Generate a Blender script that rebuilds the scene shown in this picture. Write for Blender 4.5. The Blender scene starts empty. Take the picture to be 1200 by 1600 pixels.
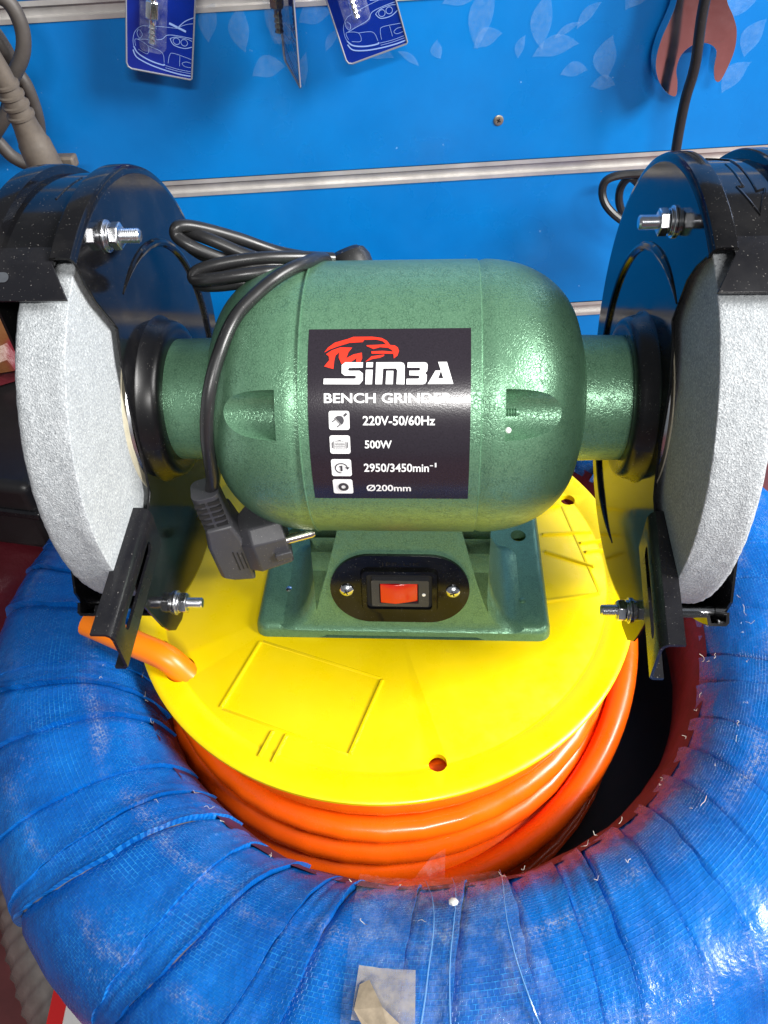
import bpy, bmesh, math, random
from mathutils import Vector, Matrix, noise
from mathutils.geometry import tessellate_polygon

random.seed(7)
PI = math.pi
R = math.radians
SC = bpy.context.scene
COL = SC.collection

# ------------------------------------------------------------------ camera
cam_d = bpy.data.cameras.new('camera')
cam = bpy.data.objects.new('camera', cam_d)
COL.objects.link(cam)
cr = Vector((0.9978, 0.0509, -0.0419)); cu = Vector((-0.0069, 0.7125, 0.7016)); cf = Vector((-0.0656, 0.6998, -0.7113))
cr.normalize(); cf = (cf - cr * cf.dot(cr)).normalized(); cu = cr.cross(cf)
cam.matrix_world = Matrix(((cr.x, cu.x, -cf.x, 0.0193), (cr.y, cu.y, -cf.y, -0.3104), (cr.z, cu.z, -cf.z, 0.3848), (0, 0, 0, 1)))
cam_d.sensor_fit = 'VERTICAL'; cam_d.sensor_height = 36; cam_d.sensor_width = 27; cam_d.lens = 27.0
cam_d.clip_start = 0.01; cam_d.clip_end = 50
SC.camera = cam

# ------------------------------------------------------------------ world and lamps
world = bpy.data.worlds.new('World'); SC.world = world; world.use_nodes = True
bg = world.node_tree.nodes['Background']
bg.inputs[0].default_value = (0.80, 0.86, 0.93, 1); bg.inputs[1].default_value = 0.22

def area(name, loc, target, sx, sy, power, color):
    d = bpy.data.lights.new(name, 'AREA'); d.shape = 'RECTANGLE'; d.size = sx; d.size_y = sy
    d.energy = power; d.color = color
    o = bpy.data.objects.new(name, d); COL.objects.link(o)
    o.location = loc
    o.rotation_euler = (Vector(target) - Vector(loc)).to_track_quat('-Z', 'Y').to_euler()
    return o
area('shopfront_daylight', (1.85, -0.45, 1.42), (0.02, -0.03, 0.06), 1.0, 0.8, 135, (1.0, 0.985, 0.96))
area('doorway_daylight', (0.30, -1.35, 1.17), (0.02, 0.0, 0.15), 0.66, 0.075, 24, (1.0, 0.98, 0.95))

SC.view_settings.view_transform = 'Standard'
SC.view_settings.look = 'None'
SC.view_settings.exposure = 0.0
SC.view_settings.gamma = 1.0

# ------------------------------------------------------------------ materials
def newmat(name):
    m = bpy.data.materials.new(name); m.use_nodes = True
    nt = m.node_tree
    return m, nt, nt.nodes['Principled BSDF']

def setp(b, col=None, rough=None, metal=None, spec=None, coat=None, coatr=None, trans=None, ior=None, sheen=None):
    if col is not None: b.inputs['Base Color'].default_value = (*col, 1)
    if rough is not None: b.inputs['Roughness'].default_value = rough
    if metal is not None: b.inputs['Metallic'].default_value = metal
    if spec is not None: b.inputs['Specular IOR Level'].default_value = spec
    if coat is not None: b.inputs['Coat Weight'].default_value = coat
    if coatr is not None: b.inputs['Coat Roughness'].default_value = coatr
    if trans is not None: b.inputs['Transmission Weight'].default_value = trans
    if ior is not None: b.inputs['IOR'].default_value = ior
    if sheen is not None: b.inputs['Sheen Weight'].default_value = sheen

def N(nt, t, **kw):
    n = nt.nodes.new(t)
    for k, v in kw.items():
        if k in n.inputs: n.inputs[k].default_value = v
        else: setattr(n, k, v)
    return n
def objco(nt): return N(nt, 'ShaderNodeTexCoord').outputs['Object']
def noise_t(nt, co, scale, detail=3, rough=.5, dist=0):
    n = N(nt, 'ShaderNodeTexNoise', Scale=scale, Detail=detail, Roughness=rough, Distortion=dist)
    nt.links.new(co, n.inputs['Vector']); return n.outputs['Fac']
def ramp(nt, fac, stops):
    r = N(nt, 'ShaderNodeValToRGB'); e = r.color_ramp.elements
    while len(e) < len(stops): e.new(0.5)
    for el, (p, c) in zip(e, stops):
        el.position = p; el.color = (*c, 1) if len(c) == 3 else c
    nt.links.new(fac, r.inputs[0]); return r.outputs[0]
def fr(nt, fac, a, b, lo=0.0, hi=1.0):
    n = N(nt, 'ShaderNodeMapRange'); n.inputs[1].default_value = a; n.inputs[2].default_value = b
    n.inputs[3].default_value = lo; n.inputs[4].default_value = hi
    nt.links.new(fac, n.inputs[0]); return n.outputs[0]
def mix(nt, fac, a, b):
    n = N(nt, 'ShaderNodeMix', data_type='RGBA')
    for s, v in ((n.inputs[0], fac), (n.inputs[6], a), (n.inputs[7], b)):
        if isinstance(v, (int, float)): s.default_value = v
        elif isinstance(v, tuple): s.default_value = (*v, 1)
        else: nt.links.new(v, s)
    return n.outputs[2]
def mth(nt, op, a, b=0.0):
    n = N(nt, 'ShaderNodeMath', operation=op)
    for s, v in ((n.inputs[0], a), (n.inputs[1], b)):
        if isinstance(v, (int, float)): s.default_value = v
        else: nt.links.new(v, s)
    return n.outputs[0]
def bump(nt, b, h, strength, dist):
    n = N(nt, 'ShaderNodeBump', Strength=strength, Distance=dist)
    nt.links.new(h, n.inputs['Height']); nt.links.new(n.outputs[0], b.inputs['Normal']); return n
def link(nt, o, b, name): nt.links.new(o, b.inputs[name])

M = {}
def simple(key, col, rough=.5, metal=0.0, spec=.5, coat=0.0, var=0.0, vscale=60, bmp=0.0, bscale=300, rvar=0.0, dust=0.0, **kw):
    m, nt, b = newmat(key); setp(b, col, rough, metal, spec, coat, **kw)
    co = objco(nt)
    if var:
        f = noise_t(nt, co, vscale, 5, .6)
        c = ramp(nt, f, [(.25, tuple(x * (1 - var) for x in col)), (.75, tuple(min(1, x * (1 + var)) for x in col))])
    else:
        c = None
    if dust:
        sp = fr(nt, noise_t(nt, co, 1500, 1, .5), .735, .77)
        sm = fr(nt, noise_t(nt, co, 45, 4, .6), .45, .8)
        d = mth(nt, 'ADD', mth(nt, 'MULTIPLY', sp, .55 * dust), mth(nt, 'MULTIPLY', sm, .035 * dust))
        c = mix(nt, d, c if c is not None else col, (.55, .52, .48))
    if c is not None: link(nt, c, b, 'Base Color')
    if rvar:
        link(nt, fr(nt, noise_t(nt, co, 35, 5, .65), .3, .75, max(0, rough - rvar), rough + rvar), b, 'Roughness')
    if bmp: bump(nt, b, noise_t(nt, co, bscale, 3), bmp, .0004)
    M[key] = m; return m

# hammered green enamel
m, nt, b = newmat('hammered_green_enamel'); co = objco(nt)
wob = noise_t(nt, co, 480, 2)
vm = N(nt, 'ShaderNodeVectorMath', operation='SCALE'); vm.inputs[3].default_value = 1.0
nn_ = N(nt, 'ShaderNodeTexNoise', Scale=420, Detail=2); nt.links.new(co, nn_.inputs['Vector'])
va = N(nt, 'ShaderNodeVectorMath', operation='MULTIPLY_ADD')
nt.links.new(nn_.outputs['Color'], va.inputs[0]); va.inputs[1].default_value = (.0022,) * 3; nt.links.new(co, va.inputs[2])
vo = N(nt, 'ShaderNodeTexVoronoi', feature='DISTANCE_TO_EDGE', Scale=640); nt.links.new(va.outputs[0], vo.inputs['Vector'])
brk = noise_t(nt, co, 230, 3)
vein = mth(nt, 'MULTIPLY', fr(nt, vo.outputs['Distance'], .0, .13, 1, 0), fr(nt, brk, .36, .58))
fine = noise_t(nt, co, 1500, 2)
base = ramp(nt, fine, [(.3, (.098, .225, .132)), (.7, (.160, .318, .196))])
c = mix(nt, mth(nt, 'MULTIPLY', vein, .46), base, (.030, .085, .048))
link(nt, c, b, 'Base Color')
setp(b, None, .32, .42, .55, .0, .16)
bump(nt, b, mth(nt, 'SUBTRACT', fine, mth(nt, 'MULTIPLY', vein, 1.2)), .22, .0004)
M['green'] = m

simple('black_enamel', (.005, .005, .006), .11, 0, .27, .0, rvar=.05, dust=.5)
simple('black_satin', (.007, .007, .009), .27, 0, .42, .0, rvar=.08, dust=.5)
simple('hub_black', (.005, .005, .006), .30, 0, .28, rvar=.06, dust=.4)
simple('black_rubber', (.014, .014, .015), .36, 0, .5, var=.2, rvar=.08, dust=.35)
simple('plug_plastic', (.040, .040, .046), .46, 0, .45, bmp=.12, bscale=1400, rvar=.1, dust=.7)
simple('slot_dark', (.006, .006, .007), .7)
simple('zinc_steel', (.70, .71, .74), .24, 1, .5, var=.15, vscale=240, rvar=.1)
simple('nickel_pin', (.62, .58, .50), .22, 1, .5, rvar=.1)
simple('chrome', (.88, .86, .86), .13, 1, .5, var=.12, vscale=70, rvar=.07)
simple('dark_nickel', (.30, .27, .24), .22, 1, .5, rvar=.08)
simple('brushed_aluminium', (.57, .55, .53), .40, .55, .5, var=.22, vscale=28, rvar=.12)
simple('yellow_plastic', (.84, .610, .001), .33, 0, .45, var=.06, vscale=22, bmp=.10, bscale=160, rvar=.14, dust=.16)
simple('orange_hose', (.96, .112, .002), .30, 0, .5, .0, var=.12, vscale=40, rvar=.14, dust=.14, bmp=.12, bscale=120)
simple('orange_hose_end', (.95, .215, .003), .34, 0, .5, var=.06, vscale=40)
simple('paper_washer', (.50, .46, .34), .8, var=.12, vscale=200)
simple('label_black', (.020, .016, .022), .21, 0, .6, .0, var=.25, vscale=1400, bmp=.08, bscale=1300)
simple('print_white', (.86, .86, .86), .4)
simple('print_red', (.80, .030, .012), .4)
simple('print_ink', (.045, .042, .05), .5)
simple('red_rocker', (.66, .010, .006), .18, 0, .6, .4)
simple('lens_white', (.9, .9, .88), .3)
simple('grey_cable', (.058, .050, .045), .55, var=.25, vscale=60, bmp=.2, bscale=300)
simple('grey_grommet', (.100, .082, .066), .60, var=.25, vscale=90, bmp=.2, bscale=300)
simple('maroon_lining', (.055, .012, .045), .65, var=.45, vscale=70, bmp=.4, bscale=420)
simple('dusty_wrap', (.150, .135, .115), .45, var=.5, vscale=60, bmp=.4, bscale=160)
simple('grey_film', (.16, .14, .13), .24, var=.35, vscale=50, bmp=.3, bscale=200)
simple('thread', (.58, .54, .46), .8)
simple('parcel_paper', (.24, .195, .140), .35, var=.4, vscale=130, bmp=.6, bscale=140, coat=.3)
simple('red_card', (.55, .012, .012), .4); simple('white_card', (.62, .61, .60), .5)
simple('dark_floor', (.105, .022, .022), .7, var=.4, vscale=20)
simple('card_navy', (.004, .020, .22), .16, 0, .5, .5, var=.15, vscale=60)
simple('card_edge', (.22, .23, .27), .4)
simple('car_print', (.24, .36, .68), .35)
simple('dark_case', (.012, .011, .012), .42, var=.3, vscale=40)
simple('slate_screw', (.36, .31, .25), .38, .8, var=.3, vscale=700)

# grinding stone
m, nt, b = newmat('grinding_stone'); co = objco(nt)
g1 = noise_t(nt, co, 1150, 3, .7); g2 = noise_t(nt, co, 90, 3, .6)
v = N(nt, 'ShaderNodeTexVoronoi', Scale=1500); nt.links.new(co, v.inputs['Vector'])
gcol = ramp(nt, v.outputs['Color'], [(.12, (.24, .26, .28)), (.45, (.385, .41, .425)), (.9, (.57, .595, .61))])
c = mix(nt, fr(nt, g1, .35, .68), (.26, .28, .295), gcol)
c = mix(nt, fr(nt, g2, .35, .7, 0, .16), c, (.50, .525, .54))
pore = fr(nt, noise_t(nt, co, 780, 2, .6), .66, .72)
c = mix(nt, mth(nt, 'MULTIPLY', pore, .75), c, (.10, .11, .115))
link(nt, c, b, 'Base Color'); setp(b, None, .80, 0, .35)
bump(nt, b, mth(nt, 'ADD', g1, mth(nt, 'MULTIPLY', v.outputs['Distance'], .6)), .55, .0006)
M['stone'] = m

# blue laminate
m, nt, b = newmat('blue_laminate'); co = objco(nt)
f = noise_t(nt, co, 5, 6, .65)
c = ramp(nt, f, [(.3, (.0010, .132, .425)), (.7, (.0016, .190, .560))])
sp = fr(nt, noise_t(nt, co, 190, 2), .765, .80)
c = mix(nt, mth(nt, 'MULTIPLY', sp, .5), c, (.35, .55, .80))
link(nt, c, b, 'Base Color')
setp(b, None, .30, 0, .45); link(nt, fr(nt, noise_t(nt, co, 14, 5), .3, .7, .22, .40), b, 'Roughness')
M['laminate'] = m

# glue residue film, clear film
def film(key, col, alpha, rough, nsc=220):
    m, nt, b = newmat(key); co = objco(nt); setp(b, col, rough, 0, .6)
    link(nt, fr(nt, noise_t(nt, co, nsc, 4, .6), .3, .75, alpha * .5, min(1, alpha * 1.5)), b, 'Alpha')
    bump(nt, b, noise_t(nt, co, 140, 3), .3, .001)
    M[key] = m
film('glue_residue', (.32, .53, .80), .13, .4)
m, nt, b = newmat('clear_film'); co = objco(nt)
setp(b, (.75, .82, .90), .10, 0, .9)
gl = fr(nt, noise_t(nt, co, 120, 5, .7), .45, .75, .010, .11)
fz = N(nt, 'ShaderNodeLayerWeight', Blend=.25)
link(nt, mth(nt, 'ADD', gl, mth(nt, 'MULTIPLY', fz.outputs['Facing'], .10)), b, 'Alpha')
bump(nt, b, noise_t(nt, co, 95, 5, .7), .8, .003)
M['clear_film'] = m
simple('film_crease', (.10, .24, .48), .12, 0, .9)
film('clear_tape', (.33, .295, .25), .55, .16, 130)

# woven polypropylene wrap: UV = metres across / along the strip
m, nt, b = newmat('woven_blue_wrap'); uv = N(nt, 'ShaderNodeTexCoord').outputs['UV']; co = objco(nt)
br = N(nt, 'ShaderNodeTexBrick', Scale=1.0); br.offset = .5
br.inputs['Color1'].default_value = (0, 0, 0, 1); br.inputs['Color2'].default_value = (.35, .35, .35, 1); br.inputs['Mortar'].default_value = (1, 1, 1, 1)
br.inputs['Mortar Size'].default_value = .00021; br.inputs['Mortar Smooth'].default_value = .45
br.inputs['Brick Width'].default_value = .0026; br.inputs['Row Height'].default_value = .0016
nt.links.new(uv, br.inputs['Vector'])
sx = N(nt, 'ShaderNodeSeparateXYZ'); nt.links.new(uv, sx.inputs[0])
patch = fr(nt, noise_t(nt, co, 38, 4, .65), .36, .64)
big = noise_t(nt, co, 14, 4, .6)
mort = mth(nt, 'MULTIPLY', mth(nt, 'MULTIPLY', br.outputs['Fac'], fr(nt, noise_t(nt, co, 430, 2), .36, .60, .15, 1)), fr(nt, patch, 0, 1, .10, .60))
blue = ramp(nt, big, [(.28, (.0005, .046, .235)), (.55, (.001, .094, .385)), (.8, (.002, .160, .560))])
c = mix(nt, mort, blue, (.030, .300, .720))
# chafed ridges running round the coil, where the strips rub
def ridge(center, width, amt):
    d = mth(nt, 'ABSOLUTE', mth(nt, 'SUBTRACT', mth(nt, 'ADD', sx.outputs['Y'], mth(nt, 'MULTIPLY', mth(nt, 'SUBTRACT', noise_t(nt, co, 22, 3), .5), .030)), center))
    k = fr(nt, d, 0, width, 1, 0)
    return mth(nt, 'MULTIPLY', mth(nt, 'MULTIPLY', k, mth(nt, 'MULTIPLY', fr(nt, noise_t(nt, co, 620, 4, .8), .46, .60), fr(nt, noise_t(nt, co, 30, 2), .42, .60))), amt)
w1 = mth(nt, 'ADD', ridge(.072, .006, .75), ridge(.112, .006, .45))
c = mix(nt, mth(nt, 'MULTIPLY', w1, fr(nt, br.outputs['Fac'], 0, 1, .35, 1)), c, (.45, .45, .43))
sc = mth(nt, 'MULTIPLY', fr(nt, noise_t(nt, co, 420, 3, .7), .58, .68), fr(nt, noise_t(nt, co, 26, 3), .48, .7))
c = mix(nt, mth(nt, 'MULTIPLY', sc, .22), c, (.42, .50, .64))
link(nt, c, b, 'Base Color'); setp(b, None, .34, 0, .50)
link(nt, fr(nt, noise_t(nt, co, 60, 4), .3, .7, .18, .36), b, 'Roughness')
hgt = mth(nt, 'ADD', mth(nt, 'MULTIPLY', br.outputs['Fac'], -.7), mth(nt, 'MULTIPLY', noise_t(nt, co, 85, 4, .6), 2.4))
bump(nt, b, hgt, .75, .0007)
M['wrap'] = m

# printed sack cloth
m, nt, b = newmat('printed_sack'); co = objco(nt)
f = noise_t(nt, co, 11, 2, .5, .6)
c = ramp(nt, f, [(.40, (.080, .007, .012)), (.58, (.125, .011, .017)), (.62, (.110, .038, .012)), (.70, (.130, .055, .018))])
link(nt, c, b, 'Base Color'); setp(b, None, .42, 0, .4)
bump(nt, b, mth(nt, 'ADD', mth(nt, 'MULTIPLY', noise_t(nt, co, 600, 2), .08), noise_t(nt, co, 34, 5)), .5, .005)
M['sack'] = m

# ------------------------------------------------------------------ mesh helpers
def finish(me, mat, angle=35, smooth=True):
    bm = bmesh.new(); bm.from_mesh(me); bmesh.ops.recalc_face_normals(bm, faces=bm.faces); bm.to_mesh(me); bm.free()
    if mat: me.materials.append(M[mat])
    if smooth:
        for p in me.polygons: p.use_smooth = True
        me.set_sharp_from_angle(angle=R(angle))

def link_to(o, parent):
    COL.objects.link(o)
    if parent is not None:
        o.parent = parent
        base = Vector(parent['_b']) if '_b' in parent else Vector((0, 0, 0))
        o.matrix_parent_inverse = Matrix.Translation(-base)

def obj(name, vf, mat, parent=None, bev=0.0, seg=2, angle=35, smooth=True):
    verts, faces = vf
    me = bpy.data.meshes.new(name); me.from_pydata([tuple(v) for v in verts], [], faces); finish(me, mat, angle, smooth)
    o = bpy.data.objects.new(name, me); link_to(o, parent)
    if bev:
        md = o.modifiers.new('bevel', 'BEVEL'); md.width = bev; md.segments = seg; md.limit_method = 'ANGLE'; md.angle_limit = R(30); md.harden_normals = False
    return o

def thing(name, label, cat, loc=(0, 0, 0), group=None):
    o = bpy.data.objects.new(name, None); o.empty_display_size = .02; o.location = loc
    o['_b'] = tuple(loc); o['label'] = label; o['category'] = cat
    if group: o['group'] = group
    COL.objects.link(o); return o
def tag(o, label, cat, group=None):
    o['label'] = label; o['category'] = cat
    if group: o['group'] = group
    return o

def join(*vfs):
    V, F = [], []
    for v, f in vfs:
        n = len(V); V += list(v); F += [tuple(i + n for i in q) for q in f]
    return V, F
def xf(vf, M_): return [M_ @ Vector(v) for v in vf[0]], vf[1]

def prism(poly, f0, f1):
    """closed 2-D polygon (may be concave) between two mapping functions (u,v)->Vector"""
    n = len(poly)
    V = [f0(*p) for p in poly] + [f1(*p) for p in poly]
    tris = tessellate_polygon([[Vector((p[0], p[1], 0)) for p in poly]])
    F = [tuple(t) for t in tris] + [tuple(i + n for i in t)[::-1] for t in tris]
    F += [(i, (i + 1) % n, (i + 1) % n + n, i + n) for i in range(n)]
    return V, F
def flat(poly, f0):
    return [f0(*p) for p in poly], [tuple(t) for t in tessellate_polygon([[Vector((p[0], p[1], 0)) for p in poly]])]

def box(c, s):
    x, y, z = c; a, b_, d = s[0] / 2, s[1] / 2, s[2] / 2
    V = [(x + i * a, y + j * b_, z + k * d) for i in (-1, 1) for j in (-1, 1) for k in (-1, 1)]
    return V, [(0, 1, 3, 2), (4, 6, 7, 5), (0, 4, 5, 1), (2, 3, 7, 6), (0, 2, 6, 4), (1, 5, 7, 3)]

def frame(d):
    d = Vector(d).normalized(); a = Vector((0, 0, 1)) if abs(d.z) < .9 else Vector((1, 0, 0))
    u = d.cross(a).normalized(); return u, d.cross(u).normalized()

def lathe(profile, origin, axis, seg=48, u=None, a0=0.0, a1=None, closed_profile=False):
    """profile of (distance along axis, radius)"""
    ax = Vector(axis).normalized(); o = Vector(origin)
    if u is None: u, w = frame(ax)
    else: u = Vector(u).normalized(); w = ax.cross(u)
    full = a1 is None
    n = seg if full else seg + 1
    V, F = [], []
    for i in range(n):
        a = a0 + (2 * PI if full else a1 - a0) * i / seg
        d = u * math.cos(a) + w * math.sin(a)
        for (h, r) in profile: V.append(o + ax * h + d * r)
    k = len(profile)
    pr = range(k) if closed_profile else range(k - 1)
    for i in range(seg):
        j = (i + 1) % n
        for q in pr:
            q2 = (q + 1) % k
            F.append((i * k + q, i * k + q2, j * k + q2, j * k + q))
    if full and not closed_profile:
        if profile[0][1] > 1e-6: F.append(tuple(i * k for i in range(seg)))
        if profile[-1][1] > 1e-6: F.append(tuple(i * k + k - 1 for i in range(seg))[::-1])
    if not full and closed_profile:
        t = tessellate_polygon([[Vector((p[0], p[1], 0)) for p in profile]])
        F += [tuple(q) for q in t] + [tuple(x + (n - 1) * k for x in q)[::-1] for q in t]
    return V, F

def cyl(p0, p1, r, seg=20, r2=None):
    p0, p1 = Vector(p0), Vector(p1)
    return lathe([(0, r), ((p1 - p0).length, r if r2 is None else r2)], p0, p1 - p0, seg)

def spline(pts, n=12):
    P = [Vector(p) for p in pts]; out = []
    for i in range(len(P) - 1):
        p0 = P[max(i - 1, 0)]; p1 = P[i]; p2 = P[i + 1]; p3 = P[min(i + 2, len(P) - 1)]
        for k in range(n):
            t = k / n
            out.append(.5 * ((2 * p1) + (p2 - p0) * t + (2 * p0 - 5 * p1 + 4 * p2 - p3) * t * t + (3 * p1 - p0 - 3 * p2 + p3) * t ** 3))
    out.append(P[-1]); return out

def tube(path, r, seg=12, cap=True):
    P = [Vector(p) for p in path]; V, F = [], []
    t = (P[1] - P[0]).normalized(); u, w = frame(t)
    for i, p in enumerate(P):
        t2 = (P[min(i + 1, len(P) - 1)] - P[max(i - 1, 0)]).normalized()
        q = t.rotation_difference(t2); u = q @ u; w = t2.cross(u); u = w.cross(t2).normalized(); w = t2.cross(u); t = t2
        rr = r(i / (len(P) - 1)) if callable(r) else r
        for k in range(seg):
            a = 2 * PI * k / seg; V.append(p + u * (rr * math.cos(a)) + w * (rr * math.sin(a)))
    for i in range(len(P) - 1):
        for k in range(seg):
            k2 = (k + 1) % seg
            F.append((i * seg + k, i * seg + k2, (i + 1) * seg + k2, (i + 1) * seg + k))
    if cap:
        F.append(tuple(range(seg))[::-1]); F.append(tuple((len(P) - 1) * seg + k for k in range(seg)))
    return V, F

def ribbon(path, width, nrm):
    """thin flat printed line"""
    P = [Vector(p) for p in path]; V, F = [], []
    for i, p in enumerate(P):
        t = (P[min(i + 1, len(P) - 1)] - P[max(i - 1, 0)]).normalized(); s = t.cross(nrm).normalized() * width / 2
        V += [p - s, p + s]
        if i: F.append((2 * i - 2, 2 * i - 1, 2 * i + 1, 2 * i))
    return V, F

def stadium(hw, hh, rad, n=8):
    P = []
    for cx, cy, a in ((hw - rad, hh - rad, 0), (-hw + rad, hh - rad, 90), (-hw + rad, -hh + rad, 180), (hw - rad, -hh + rad, 270)):
        for i in range(n + 1):
            t = R(a + 90 * i / n); P.append((cx + rad * math.cos(t), cy + rad * math.sin(t)))
    return P

def cut(o, *cutters):
    """subtract meshes from o and keep the result as plain mesh"""
    tmp = []
    for vf in cutters:
        me = bpy.data.meshes.new('cutter'); me.from_pydata([tuple(v) for v in vf[0]], [], vf[1]); finish(me, None, smooth=False)
        c = bpy.data.objects.new('cutter', me); COL.objects.link(c); tmp.append(c)
        md = o.modifiers.new('cut', 'BOOLEAN'); md.operation = 'DIFFERENCE'; md.object = c; md.solver = 'EXACT'
    dg = bpy.context.evaluated_depsgraph_get(); dg.update()
    par, inv = o.parent, o.matrix_parent_inverse.copy()
    me = bpy.data.meshes.new_from_object(o.evaluated_get(dg), depsgraph=dg)
    o.modifiers.clear(); o.data = me
    for c in tmp:
        d = c.data; bpy.data.objects.remove(c); bpy.data.meshes.remove(d)
    for p in me.polygons: p.use_smooth = True
    me.set_sharp_from_angle(angle=R(35))

def text_vf(body, size, bold=0.0, sx=1.0, spacing=1.0):
    cu_ = bpy.data.curves.new('lettering', 'FONT'); cu_.body = body; cu_.size = 1.0; cu_.offset = bold; cu_.space_character = spacing
    cu_.resolution_u = 4
    o = bpy.data.objects.new('lettering', cu_); COL.objects.link(o)
    dg = bpy.context.evaluated_depsgraph_get(); dg.update()
    me = bpy.data.meshes.new_from_object(o.evaluated_get(dg), depsgraph=dg)
    V = [(v.co.x * sx, v.co.y) for v in me.vertices]; F = [tuple(p.vertices) for p in me.polygons]
    bpy.data.objects.remove(o); bpy.data.curves.remove(cu_); bpy.data.meshes.remove(me)
    return V, F
def fit_text(body, x0, x1, s0, s1, bold=0.0, spacing=1.0):
    """lettering scaled to fill x0..x1, s0..s1 exactly"""
    V, F = text_vf(body, 1, bold, 1, spacing)
    xa, xb = min(v[0] for v in V), max(v[0] for v in V); ya, yb = min(v[1] for v in V), max(v[1] for v in V)
    return [(x0 + (v[0] - xa) / (xb - xa) * (x1 - x0), s0 + (v[1] - ya) / (yb - ya) * (s1 - s0)) for v in V], F

H = 0.1503      # height of the grinder's shaft above the spool
RM = 0.0663     # motor radius

# ------------------------------------------------------------------ setting: floor and slat wall
fl = obj('floor', ([(-3, -3, -.256), (3, -3, -.256), (3, 3, -.256), (-3, 3, -.256)], [(0, 1, 2, 3)]), 'dark_floor'); fl['kind'] = 'structure'

WN = Vector((math.sin(R(-5.5)), math.cos(R(-5.5)), 0)); WE = Vector((WN.y, -WN.x, 0)); WZ = Vector((0, 0, 1))
def W(a, z, d): return WE * a + WN * d + WZ * z
def wbox(a0, a1, z0, z1, d0, d1):
    return [W(a, z, d) for a in (a0, a1) for d in (d0, d1) for z in (z0, z1)], [(0, 1, 3, 2), (4, 6, 7, 5), (0, 4, 5, 1), (2, 3, 7, 6), (0, 2, 6, 4), (1, 5, 7, 3)]
WD = .42
wall = thing('slat_wall', 'bright blue slotted display wall with aluminium strips behind the grinder', 'wall', tuple(W(0, -.255, WD)))
slots = [(-.2205, -.2075), (-.0668, -.0540), (.0871, .0992), (.2340, .2460), (.3880, .4000)]
lo = -.255
for a, b_ in slots + [(.60, .60)]:
    obj('panel', wbox(-1.0, 1.1, lo, a - .0012, WD, WD + .018), 'laminate', wall, bev=.0008)
    lo = b_ + .0012
obj('back_board', wbox(-1.0, 1.1, -.255, .60, WD + .0185, WD + .024), 'dark_case', wall)
for a, b_ in slots:   # T-slot extrusion: upper lip, lower lip, recessed channel
    prof = [(WD - .0012, b_ + .0016), (WD - .0012, b_ - .0022), (WD + .0012, b_ - .0026), (WD + .0030, b_ - .0028), (WD + .0030, a + .0024), (WD + .0012, a + .0022), (WD - .0012, a + .0018), (WD - .0012, a - .0016)]
    V, F = [], []
    for A in (-1.0, 1.1):
        V += [W(A, z, d) for d, z in prof]
    k = len(prof); F = [(i, i + 1, i + 1 + k, i + k) for i in range(k - 1)]
    obj('aluminium_strip', (V, F), 'brushed_aluminium', wall, angle=25)
sc_o = obj('screw', lathe([(0, .0046), (.0006, .0044), (.0012, .0030), (.0008, 0)], W(.1151, .1363, WD - .0001), -WN, 20), 'slate_screw', wall)
obj('screw_recess', join(xf(box((0, 0, 0), (.0040, .0004, .0009)), Matrix.Translation(W(.1151, .1363, WD - .0013)) @ Matrix.Rotation(.5, 4, 'Y')),
                  xf(box((0, 0, 0), (.0009, .0004, .0040)), Matrix.Translation(W(.1151, .1363, WD - .0013)) @ Matrix.Rotation(.5, 4, 'Y'))), 'slot_dark', wall)
def leaf(a, z, l, w, rot, hook=0.25):
    pts = []
    n = 9
    for i in range(n + 1):
        t = i / n; pts.append((l * (t - .5), w * math.sin(PI * t) ** .8 * .5 + hook * w * math.sin(PI * t)))
    for i in range(n - 1, 0, -1):
        t = i / n; pts.append((l * (t - .5), -w * math.sin(PI * t) ** 1.3 * .5 + hook * w * math.sin(PI * t)))
    c, s = math.cos(rot), math.sin(rot)
    return [(a + x * c - y * s, z + x * s + y * c) for x, y in pts]
lv = [(-.125, .225, .030, .015, 1.2), (-.100, .219, .034, .017, 1.5), (-.077, .222, .034, .016, -1.3), (-.084, .187, .030, .017, .2), (-.053, .187, .026, .008, 1.4),
      (-.041, .224, .028, .017, .2), (-.028, .207, .020, .007, .9), (.006, .195, .034, .012, -.2), (.035, .190, .022, .006, -.6), (.078, .230, .030, .013, .1), (.100, .218, .050, .020, 1.3),
      (.061, .196, .015, .010, 1.8), (.102, .200, .026, .014, .4), (.131, .194, .018, .008, 1.3), (.150, .212, .042, .018, 1.5), (.160, .190, .040, .016, .2), (.185, .214, .026, .009, .8), (.168, .204, .024, .006, .5), (.178, .172, .024, .012, .1),
      (.208, .182, .034, .020, 1.6), (.226, .226, .030, .020, .7), (.312, .216, .044, .026, .6), (.330, .190, .030, .018, 1.2), (.322, .160, .030, .018, .9), (.205, .160, .022, .012, .0), (.012, .222, .022, .014, 1.4)]
for i, q in enumerate(lv):
    obj('glue_residue', flat(leaf(*q), lambda a, z: W(a, z, WD - .0006 - .00004 * i)), 'glue_residue', wall)

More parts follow.
